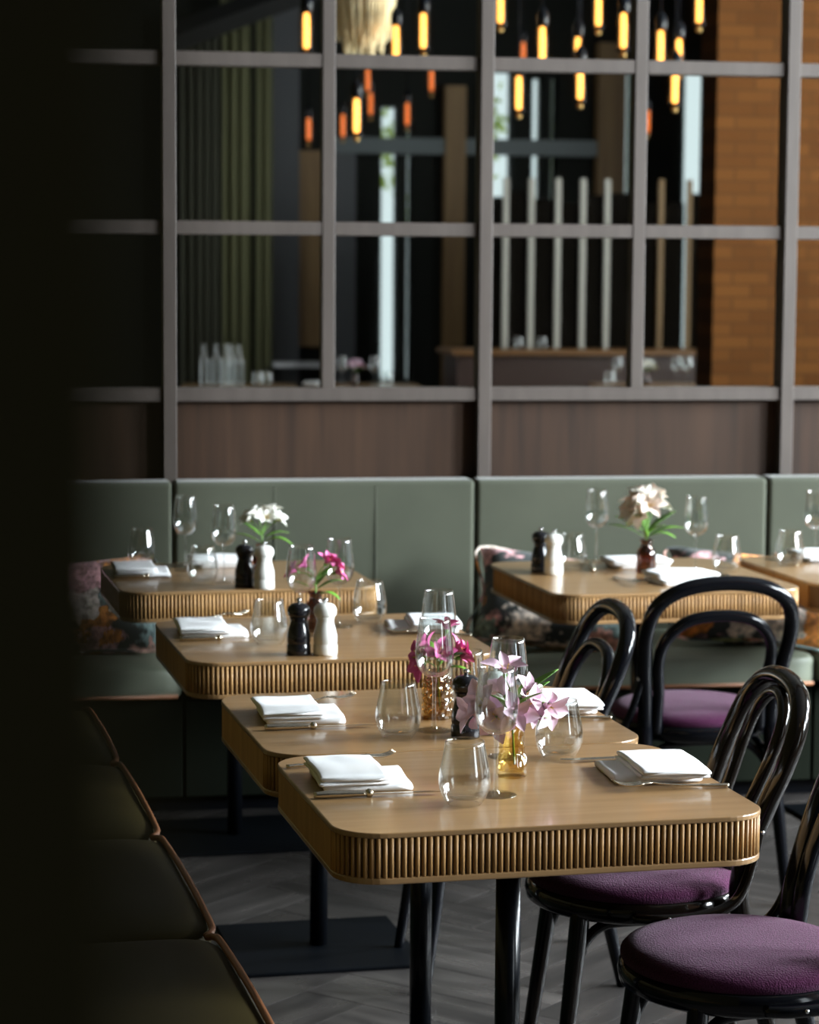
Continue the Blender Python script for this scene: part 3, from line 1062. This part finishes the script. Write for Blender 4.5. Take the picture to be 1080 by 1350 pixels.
def sprig(u, v, blooms, leaves, mat, label, rim=.092, z=TOP_Z, size=.034, mats=None):
    """one cut flower stem standing in a vase: bare stem, leaves, several funnel blooms of six petals"""
    root = thing('flower_sprig', W(u, v, z), label, 'flower', DELTA)
    stem_parts = []
    hub = Vector((0, 0, rim + .03))
    link('stem', mesh(*tube([(.006, .004, .02), (.002, 0, .06), hub], [.0022, .0022, .002], 8, 4)), M_STEM, root)
    for bi, (dx, dy, dz, tilt, az) in enumerate(blooms):
        m = mats[bi % len(mats)] if mats else mat
        key = m.name
        if key not in PETALS:
            PETALS[key] = [petal_me(1.0, .60, .34, m), petal_me(.98, .42, .24, m), petal_me(1.0, .54, .44, m)]
        c = Vector((dx, dy, dz))
        d = Vector((math.cos(az) * math.sin(tilt), math.sin(az) * math.sin(tilt), math.cos(tilt)))
        base = c - d * size * .55
        mid = hub.lerp(base, .5) + Vector((0, 0, .006))
        link('pedicel', mesh(*tube([hub, mid, base - d * .004, base], [.0016, .0013, .0013, .002], 7, 4)), M_STEM, root)
        b = link('bloom', mesh(*sphere((0, 0, .003), .0045, 8, 6, 1.3)), M_STEM, root, base)
        b.rotation_mode = 'QUATERNION'
        b.rotation_quaternion = d.to_track_quat('Z', 'X')
        off = random.random() * 2
        for k in range(6):
            a = k * PI / 3 + off
            me = PETALS[key][k % 3 if k % 2 else 0] if False else PETALS[key][(k % 2) * (1 + (k // 2) % 2)]
            el = math.radians(52 + random.uniform(-12, 12) + (6 if k % 2 else 0))
            p = link('petal', me, None, b)
            s = size * random.uniform(.92, 1.12)
            p.scale = (s, s, s)
            p.rotation_euler = (0, -el, a)
        for k in range(3):
            a = k * 2.1 + off
            link('stamen', mesh(*tube([(0, 0, .004), (.004 * math.cos(a), .004 * math.sin(a), .014), (.008 * math.cos(a), .008 * math.sin(a), .022)], [.0006, .0006, .0012], 5, 3)), M_YELLOW, b)
    for (az, L, h, droop) in leaves:
        lf = link('leaf', leaf_me(L, L * .24, droop), None, root, (0.003 * math.cos(az), 0.003 * math.sin(az), h), (0, 0, az))
        md = lf.modifiers.new('t', 'SOLIDIFY'); md.thickness = .0006
    return root


# ------------------------------------------------------------------ settings on the tables
PIH = PI
# nearest table
wine_glass(1.052, 3.812, 'wine glass at front centre of the nearest table, pink blooms seen through it')
tumbler(0.984, 3.757, 'stemless tumbler nearest the viewer, left of the front wine glass')
tumbler(1.243, 4.085, 'stemless tumbler on the nearest table below the drooping pink bloom')
wine_glass(1.155, 4.112, 'wine glass behind the topmost pale pink bloom on the nearest table')
vase(1.118, 3.950, 'honey', 'honey-yellow glass bud vase on the nearest table')
sprig(1.118, 3.950, [(-.012, .0, .196, .35, 4.6), (-.062, -.02, .135, 1.25, 4.0), (-.042, -.035, .108, 1.6, 4.2), (.030, -.005, .147, .9, 5.4),
                     (.064, -.020, .118, 1.9, 5.2), (-.010, .04, .150, .7, 2.0), (-.005, -.045, .118, 1.5, 4.7), (.030, -.02, .122, 1.4, 5.2), (-.075, .01, .115, 1.4, 3.3)],
      [(.3, .085, .12, .1), (2.9, .075, .115, .2), (5.9, .07, .095, .45), (.9, .09, .11, 0.0), (4.4, .06, .09, .3), (5.3, .075, .12, .1), (3.8, .07, .115, .05), (.2, .10, .13, .05)], M_PET_PALE,
      'pale pink flower sprig in the honey-yellow vase', rim=.097, size=.046)
napkin(.838, 3.965, math.radians(-2), 'folded white napkin at the left place of the nearest table', 3)
knife(.752, 3.842, math.radians(-1), 'silver knife in front of the left napkin on the nearest table')
fork(.752, 4.088, math.radians(9), 'silver fork behind the left napkin on the nearest table')
napkin(1.368, 3.905, PI + math.radians(-4), 'folded white napkin at the right place of the nearest table', 11)
fork(1.452, 3.792, PI + math.radians(-2), 'silver fork in front of the right napkin on the nearest table')
knife(1.452, 4.045, PI + math.radians(1), 'silver knife behind the right napkin on the nearest table')

# second table
wine_glass(1.086, 4.377, 'tallest wine glass in front of the dark amber vase on the second table')
tumbler(1.005, 4.326, 'stemless tumbler on the second table right of the left napkin')
tumbler(1.222, 4.660, 'stemless tumbler on the second table half hidden behind the pink flowers')
wine_glass(1.188, 4.755, 'wine glass at the back of the second table, behind the magenta flowers')
vase(1.123, 4.500, 'dark', 'dark amber patterned glass vase on the second table')
sprig(1.123, 4.500, [(-.047, -.01, .128, 1.25, 3.4), (-.036, .01, .105, 1.5, 3.8), (-.028, 0, .150, .8, 2.7), (.045, -.005, .138, .9, 5.9), (.020, .0, .185, .3, .5), (.058, .0, .120, 1.3, 6.1), (-.004, -.03, .135, 1.0, 4.7)],
      [(.1, .08, .105, .35), (5.7, .075, .09, .5), (3.3, .06, .10, .2), (1.6, .07, .11, .1), (4.6, .055, .10, .2)], M_PET_MAG,
      'magenta flower sprig in the dark amber vase', size=.036)
mill(1.128, 4.303, M_MILLB, 'black pepper mill on the second table, partly behind pale pink blooms')
mill(1.192, 4.330, M_MILLW, 'white salt mill on the second table, hidden behind the front wine glass', 'salt mill')
napkin(.848, 4.565, math.radians(-2), 'folded white napkin at the left place of the second table', 21)
knife(.774, 4.436, math.radians(-1), 'silver knife in front of the left napkin on the second table')
fork(.810, 4.655, math.radians(15), 'silver fork behind the left napkin on the second table')
napkin(1.385, 4.545, PI + math.radians(-4), 'folded white napkin at the right place of the second table', 29)
fork(1.450, 4.420, PI + math.radians(-2), 'silver fork at the right napkin on the second table')

# third table
wine_glass(1.060, 5.580, 'left wine glass on the third table, behind the black mill')
wine_glass(1.177, 5.706, 'right wine glass on the third table, beside the magenta flowers')
tumbler(0.962, 5.458, 'stemless tumbler left of the black mill on the third table')
tumbler(1.263, 5.753, 'stemless tumbler at the right back of the third table')
vase(1.106, 5.640, 'brown', 'brown glass vase between mills and wine glasses on the third table')
sprig(1.106, 5.640, [(-.058, 0, .150, 1.2, 3.3), (-.030, 0, .165, .7, 2.8), (.030, -.01, .175, .6, 5.5), (.062, 0, .145, 1.2, 6.0), (.048, .0, .165, .9, .3)],
      [(.2, .08, .10, .3), (5.5, .08, .085, .6), (3.0, .06, .10, .2), (.9, .08, .11, .1)], M_PET_MAG, 'pink flower sprig in the brown vase on the third table', size=.036)
mill(1.003, 5.308, M_MILLB, 'black pepper mill on the third table')
mill(1.061, 5.296, M_MILLW, 'white salt mill on the third table', 'salt mill')
napkin(.842, 5.660, math.radians(-2), 'folded white napkin at the left place of the third table', 37)
knife(.767, 5.545, math.radians(0), 'silver knife in front of the left napkin on the third table')
fork(.800, 5.830, math.radians(22), 'silver fork behind the left napkin on the third table')
napkin(1.385, 5.625, PI + math.radians(-8), 'folded white napkin at the right place of the third table', 43, flap=.05)
fork(1.452, 5.490, PI + math.radians(-16), 'silver fork under the right napkin on the third table')

# far left table
wine_glass(.964, 6.849, 'wine glass in the far left corner, left of its pair')
wine_glass(1.031, 6.566, 'wine glass on the far left table right of its pair')
tumbler(.856, 7.005, 'stemless tumbler behind the napkin on the far left table')
tumbler(.969, 6.545, 'stemless tumbler on the far left table, left of the black mill')
vase(1.150, 6.640, 'brown', 'brown glass vase behind the mills on the far left table')
sprig(1.150, 6.640, [(-.042, 0, .170, .9, 3.4), (-.020, .0, .190, .5, 2.7), (.025, .0, .198, .3, 1.0), (.050, 0, .170, .9, 5.9), (.010, -.02, .175, .8, 4.6)],
      [(.2, .09, .11, .4), (5.9, .10, .10, .6), (3.2, .09, .10, .25), (2.4, .08, .12, .1)], M_PET_WHITE, 'white flower sprig on the far left table', size=.040)
mill(1.072, 6.466, M_MILLB, 'black pepper mill on the far left table')
mill(1.119, 6.425, M_MILLW, 'white salt mill on the far left table', 'salt mill')
napkin(.815, 6.800, math.radians(-2), 'folded white napkin at the shaded left end of the far left table', 51)
knife(.742, 6.700, 0, 'silver knife beside the napkin on the far left table')
napkin(1.080, 6.940, math.radians(85), 'folded white napkin at the back of the far left table, behind the tumbler', 57)

# right table by the floral cushions
mill(1.958, 6.640, M_MILLB, 'black pepper mill on the right table, behind the white mill')
mill(1.976, 6.570, M_MILLW, 'white salt mill on the right table', 'salt mill')
tumbler(2.061, 6.668, 'stemless tumbler beside the white mill on the right table')
wine_glass(2.190, 6.842, 'wine glass left of the white and blush flowers')
wine_glass(2.408, 6.587, 'wine glass right of the white and blush flowers')
tumbler(2.485, 6.538, 'stemless tumbler at the right end of the right table')
vase(2.250, 6.563, 'brown', 'brown glass bottle vase under the white and blush flowers')
sprig(2.250, 6.563, [(-.050, 0, .200, .8, 3.3), (-.030, -.01, .170, 1.2, 3.8), (-.008, 0, .240, .2, 2.0), (.012, 0, .215, .5, 5.0), (.050, .0, .200, 1.0, 6.0), (-.035, .01, .225, .5, 2.6), (.0, -.03, .205, .8, 4.6), (.030, .02, .225, .6, .4), (-.055, -.01, .180, 1.1, 3.6)],
      [(.05, .13, .10, .35), (.35, .12, .12, .12), (3.0, .13, .10, .25), (2.6, .11, .115, .15), (5.0, .10, .11, .2), (5.6, .10, .10, .5), (4.3, .07, .10, .1), (1.5, .08, .12, .0)],
      M_PET_WHITE, 'white and blush flower sprig in the brown bottle vase', size=.055, mats=[M_PET_BLUSH, M_PET_BLUSH, M_PET_WHITE, M_PET_WHITE, M_PET_WHITE, M_PET_BLUSH])
napkin(2.262, 6.700, math.radians(88), 'folded white napkin at the back of the right table, behind the bottle vase', 61)
napkin(2.285, 6.360, math.radians(-88), 'folded white napkin at the front of the right table', 67)
fork(2.118, 6.449, math.radians(-84), 'silver fork left of the front napkin on the right table')
knife(2.105, 6.60, math.radians(75), 'silver knife left of the back napkin on the right table')
knife(2.425, 6.30, math.radians(85), 'silver knife right of the front napkin on the right table')

# table cut off at the right edge
tumbler(2.719, 6.639, 'stemless tumbler on the table cut off by the right edge')
wine_glass(2.822, 6.694, 'wine glass cut off by the right edge of the picture')
napkin(2.875, 6.770, math.radians(88), 'folded white napkin on the table cut off by the right edge', 71)
fork(2.735, 6.62, math.radians(88), 'silver fork on the table cut off by the right edge')


# ------------------------------------------------------------------ floral cushions along the back bench
def pillow_me(w, h, th):
    V, F = [], []
    n = 18
    for side in (1, -1):
        for i in range(n + 1):
            for j in range(n + 1):
                a, b = i / n * 2 - 1, j / n * 2 - 1
                pin = 1 - .10 * (1 - a * a) * abs(b) ** 3
                pin2 = 1 - .10 * (1 - b * b) * abs(a) ** 3
                t = max(0, (1 - a ** 4) * (1 - b ** 4)) ** .55
                V.append((a * w / 2 * pin2, side * th / 2 * t, b * h / 2 * pin))
        o = 0 if side == 1 else (n + 1) ** 2
        for i in range(n):
            for j in range(n):
                q = (o + i * (n + 1) + j, o + (i + 1) * (n + 1) + j, o + (i + 1) * (n + 1) + j + 1, o + i * (n + 1) + j + 1)
                F.append(q if side == 1 else q[::-1])
    bm = bmesh.new()
    vs = [bm.verts.new(v) for v in V]
    for f in F:
        bm.faces.new([vs[i] for i in f])
    bmesh.ops.remove_doubles(bm, verts=bm.verts, dist=1e-5)
    return bm_mesh(bm, True)


def cushion(x, y, z, w, h, lean, roll, yaw, label, th=.15):
    o = link('floral_cushion', pillow_me(w, h, th), M_FLORAL, None, (x, y, z))
    o.rotation_euler = (Matrix.Rotation(yaw, 3, 'Z') @ Matrix.Rotation(-lean, 3, 'X') @ Matrix.Rotation(roll, 3, 'Y')).to_euler()
    tag(o, label, 'cushion')
    link('seam_piping', mesh(*tube([(-w / 2, 0, -h / 2), (0, 0, -h / 2 * .9), (w / 2, 0, -h / 2), (w / 2 * .9, 0, 0), (w / 2, 0, h / 2), (0, 0, h / 2 * .9), (-w / 2, 0, h / 2), (-w / 2 * .9, 0, 0)], .004, 6, 5, closed=True)), M_FLORAL, o)
    return o


cushion(1.630, 7.26, .588, .52, .36, math.radians(47), math.radians(12), 0, 'dark floral cushion left of the right table, orange and pink blossoms, one corner standing up', .15)
cushion(2.280, 7.26, .586, .58, .36, math.radians(48), math.radians(9), math.radians(2), 'dark floral cushion on the green bench behind the chair facing the mirror wall', .15)
cushion(2.875, 7.26, .584, .54, .36, math.radians(48), math.radians(3), 0, 'dark floral cushion on the green bench at the right edge', .15)
cushion(.17, 7.30, .586, .48, .36, math.radians(48), math.radians(-6), 0, 'shaded floral cushion in the far left corner of the green bench', .15)

# ------------------------------------------------------------------ the part of the room seen in the mirrors
M_FIL = emat('glowing_filament', (1.0, 0.66, 0.30), 5.5)
M_FILDIM = emat('dim_orange_filament', (1.0, 0.36, 0.12), 1.1)
M_BULBG = thin_glass('smoked_amber_glass', (0.85, 0.55, 0.25), edge=.5, base=.04)
M_BRASS = pmat('aged_brass', (0.35, 0.22, 0.08), 0.35, metal=1.0)
ME_CAP = mesh(*lathe([(.0005, .085), (.022, .085), (.030, .095), (.030, .15), (.018, .17), (.006, .185), (.0005, .187)], 20)); ME_CAP.materials.append(M_STEEL)
ME_TUBE = mesh(*lathe([(.024, .09), (.026, .06), (.026, -.08), (.022, -.096), (.010, -.104), (.0005, -.106)], 20)); ME_TUBE.materials.append(M_BULBG)
ME_FIL = mesh(*lathe([(.0005, .085), (.013, .08), (.0145, .05), (.0145, -.07), (.012, -.085), (.0005, -.09)], 14)); ME_FIL.materials.append(M_FIL)
ME_FILD = ME_FIL.copy(); ME_FILD.materials.clear(); ME_FILD.materials.append(M_FILDIM)
ME_RING = mesh(*tube([(.03 * math.cos(a * PI / 4), .03 * math.sin(a * PI / 4), -.095) for a in range(8)], .006, 8, 3, closed=True)); ME_RING.materials.append(M_STEEL)
ME_FINIAL = mesh(*sphere((0, 0, -.122), .016, 12, 8)); ME_FINIAL.materials.append(M_BRASS)
ME_CORD = {}


ORD = 'first second third fourth fifth sixth seventh eighth ninth tenth eleventh twelfth thirteenth fourteenth fifteenth'.split()


def pendant(x, y, z, k, dim=False):
    o = thing('pendant_lamp', (x, y, z), ('amber tubular filament lamp in the mirror, %s of fifteen counted from the left' if not dim else 'faint orange lamp deep in the mirror, %s of eight from the left') % ORD[k],
              'lamp', 0, 'amber pendant lamps' if not dim else 'dim pendant lamps far behind')
    cord = mesh(*tube([(0, 0, .18), (0, 0, CEIL - z)], .0035, 6, 1))
    link('cord', cord, M_STEEL, o)
    for n, me in (('socket', ME_CAP), ('glass_tube', ME_TUBE), ('filament', ME_FILD if dim else ME_FIL), ('guard_ring', ME_RING), ('finial', ME_FINIAL)):
        link(n, me, None, o)
    return o


for k, (x, y, z) in enumerate(sorted([(1.394, 3.5, 2.761), (1.711, 3.0, 2.385), (1.99, 2.5, 2.807), (2.014, 3.25, 2.798), (2.507, 2.75, 2.98), (2.573, 3.5, 2.72), (2.559, 3.0, 2.515), (2.984, 2.5, 2.767),
                (2.826, 3.25, 2.556), (3.035, 2.75, 2.977), (2.986, 3.5, 2.796), (3.311, 3.0, 2.763), (3.546, 2.5, 2.77), (3.324, 3.25, 2.546), (3.585, 2.75, 3.005)], key=lambda q: q[0] / (15.5 - q[1]))):
    pendant(x, y, z, k)
for k, (x, y, z) in enumerate(sorted([(2.689, -3.5, 3.059), (2.74, -3.7, 2.89), (2.494, -3.5, 2.705), (3.002, -3.5, 2.801), (3.192, -3.5, 3.068), (2.226, -3.5, 2.672), (4.937, -3.5, 2.773), (3.922, -3.5, 3.288)], key=lambda q: q[0] / (15.5 - q[1]))):
    pendant(x, y, z, k, True)

# fringed chandelier
ch = thing('fringed_chandelier', (1.845, 2.28, 2.72), 'cream fringed chandelier glowing at the top of the mirror', 'chandelier')
M_FRINGE = pmat('cream_fringe', (0.80, 0.68, 0.42), 0.7)
bsn = M_FRINGE.node_tree.nodes['Principled BSDF']
bsn.inputs['Subsurface Weight'].default_value = 0.0
link('ring', mesh(*tube([(.17 * math.cos(a * PI / 6), .17 * math.sin(a * PI / 6), .62) for a in range(12)], .012, 8, 2, closed=True)), M_BRASS, ch)
fr = []
for k in range(150):
    rr = .17 - .10 * (k % 3) / 2
    a = k * 2.399
    L = random.uniform(.50, .60) * (1 - .12 * (k % 3 == 0))
    x, y = rr * math.cos(a), rr * math.sin(a)
    fr.append(tube([(x, y, .62), (x * 1.04, y * 1.04, .62 - L * .5), (x * .85, y * .85, .62 - L)], [.007, .010, .005], 6, 3))
link('fringe', mesh(*join(*fr)), M_FRINGE, ch)['kind'] = 'stuff'
link('cord', mesh(*tube([(0, 0, .62), (0, 0, CEIL - 2.72)], .005, 6, 1)), M_STEEL, ch)
link('lamp', mesh(*sphere((0, 0, .40), .05, 14, 10)), emat('warm_lamp', (1.0, .72, .32), 30.0), ch)


def tuv(X, Y):
    return X * CD + Y * SD, -X * SD + Y * CD


for X, lab in ((1.55, 'oak table reflected in the mirror under the row of clear bottles'), (2.45, 'oak table reflected in the mirror behind the left middle bar'),
               (4.62, 'oak table reflected in the mirror below the dark board screen'), (5.75, 'oak table reflected in the mirror before the brick wall')):
    uu, vv = tuv(X, -2.05)
    make_table(uu, vv, .42, .32, lab, reeds=())
b_out = smooth_prof([(.0005, 0), (.030, 0), (.036, .004), (.0365, .02), (.0365, .15), (.034, .185), (.018, .225), (.0145, .245), (.0145, .285), (.017, .288), (.017, .298)], 3)
b_in = [(max(.0005, r - .0025), max(.005, z)) for r, z in b_out]
ME_BOTTLE = mesh(*cupped(b_out, b_in, 28)); ME_BOTTLE.materials.append(M_GLASS)
for i, (X, Y) in enumerate([(1.295, -2.0), (1.385, -2.03), (1.455, -1.95), (1.50, -2.1), (1.545, -1.98)]):
    o = link('water_bottle', ME_BOTTLE, None, None, (X, Y, TOP_Z))
    tag(o, 'clear glass water bottle reflected low in the mirror, %s of five from the left' % ORD[i], 'bottle', 'clear water bottles')


def at(fn, X, Y, *a, **k):
    uu, vv = tuv(X, Y)
    return fn(uu, vv, *a, **k)


at(tumbler, 1.68, -1.95, 'stemless tumbler reflected in the mirror right of the water bottles')
at(tumbler, 1.75, -2.0, 'stemless tumbler reflected in the mirror, second right of the water bottles')
at(wine_glass, 2.30, -2.02, 'wine glass reflected in the mirror left of the pale flowers')
at(wine_glass, 2.53, -1.98, 'wine glass reflected in the mirror right of the pale flowers')
at(tumbler, 2.62, -1.92, 'stemless tumbler reflected alone in the mirror, right of the pale flowers')
at(vase, 2.40, -2.05, 'brown', 'brown vase reflected in the mirror by the left middle bar')
BL = [(-.05, 0, .15, 1.0, 3.3), (-.02, 0, .17, .6, 2.6), (.03, 0, .165, .6, .6), (.055, 0, .14, 1.1, 6.0), (0, .03, .15, .8, 1.6)]
LV = [(.2, .09, .1, .3), (3.0, .08, .1, .3), (1.6, .08, .1, .2)]
at(sprig, 2.40, -2.05, BL, LV, M_PET_PALE, 'pale flower sprig reflected in the mirror by the left middle bar', size=.045)
at(wine_glass, 4.80, -2.0, 'wine glass reflected in the mirror right of the white flowers')
at(wine_glass, 4.87, -1.95, 'wine glass reflected in the mirror, outermost below the board screen')
at(wine_glass, 4.35, -2.0, 'wine glass reflected in the mirror left of the white flowers')
at(tumbler, 4.28, -1.95, 'stemless tumbler reflected in the mirror below the board screen')
at(vase, 4.58, -2.05, 'brown', 'brown vase reflected in the mirror below the board screen')
at(sprig, 4.58, -2.05, BL, LV, M_PET_WHITE, 'white flower sprig reflected in the mirror below the board screen', size=.05)
at(tumbler, 5.68, -1.95, 'stemless tumbler reflected in the mirror before the brick wall')
at(napkin, 5.85, -1.98, .3, 'white napkin reflected in the mirror before the brick wall', 81)
at(napkin, 2.10, -2.0, .3, 'white napkin reflected in the mirror by the left middle bar', 83)

# bar counter and the screen of dark boards with pale posts that stands on it
bc = thing('bar_counter', (4.5, -3.45, 0), 'long brown bar counter reflected in the mirror under the board screen', 'counter')
link('body', rbox(-1.15, 1.35, -.3, .3, 0, .93, .004, 1, False), pmat('dark_red_brown_veneer', (0.035, 0.016, 0.011), 0.4), bc)
link('worktop', rbox(-1.2, 1.4, -.36, .36, .93, .968, .004, 1, False), pmat('amber_brown_worktop', (0.16, 0.075, 0.025), 0.35), bc)
sc = thing('board_screen', (4.55, -3.6, .968), 'tall dark board screen with pale posts reflected in the mirror', 'screen')
for k, X in enumerate([3.72, 3.91, 4.12, 4.33, 4.53, 4.75, 4.97, 5.19, 5.385]):
    h = 1.20 + .05 * math.sin(k * 1.7)
    link('board', rbox(X - .085 - 4.55, X + .085 - 4.55, -.02, .02, 0, h, .006, 1, False), pmat('black_brown_board', (0.005, 0.004, 0.003), 0.9, spec=0.02), sc)
M_POST = pmat('pale_grey_post', (0.40, 0.38, 0.33), 0.5)
for k, X in enumerate([3.807, 4.015, 4.231, 4.434, 4.633, 4.86, 5.075, 5.307]):
    link('post', rbox(X - .022 - 4.55, X + .022 - 4.55, .02, .06, 0, 1.35, .004, 1, False), M_POST if k < 5 else M_TANWOOD, sc)
for X, lab in ((3.86, 'left'), (4.05, 'right')):
    at(tumbler, X, -3.25, 'bright stemless tumbler reflected on the bar counter, %s of two' % lab, .968)

# tree outside the windows behind the viewer
tr = thing('young_tree', (4.4, -10.0, 0), 'yellow-green tree outside, glimpsed through the window in the mirror', 'tree')
link('trunk', mesh(*tube([(0, 0, -.5), (.05, 0, 1.4), (0, .1, 2.6)], [.09, .07, .04], 10, 4)), M_TANWOOD, tr)
lv = []
for k in range(900):
    d = Vector((random.gauss(0, 1), random.gauss(0, 1), random.gauss(0, 1))).normalized() * random.uniform(.3, 1.0)
    c = Vector((d.x * .7, d.y * .8, 3.0 + d.z * 1.2))
    s = .09
    a = Vector((random.gauss(0, 1), random.gauss(0, 1), random.gauss(0, 1))).normalized()
    b = a.orthogonal().normalized()
    lv.append(([c - a * s, c + b * s * .4, c + a * s, c - b * s * .4], [(0, 1, 2, 3)]))
o = link('foliage', mesh(*join(*lv), smooth=False), pmat('spring_leaf', (0.38, 0.48, 0.07), 0.6), tr); o['kind'] = 'stuff'
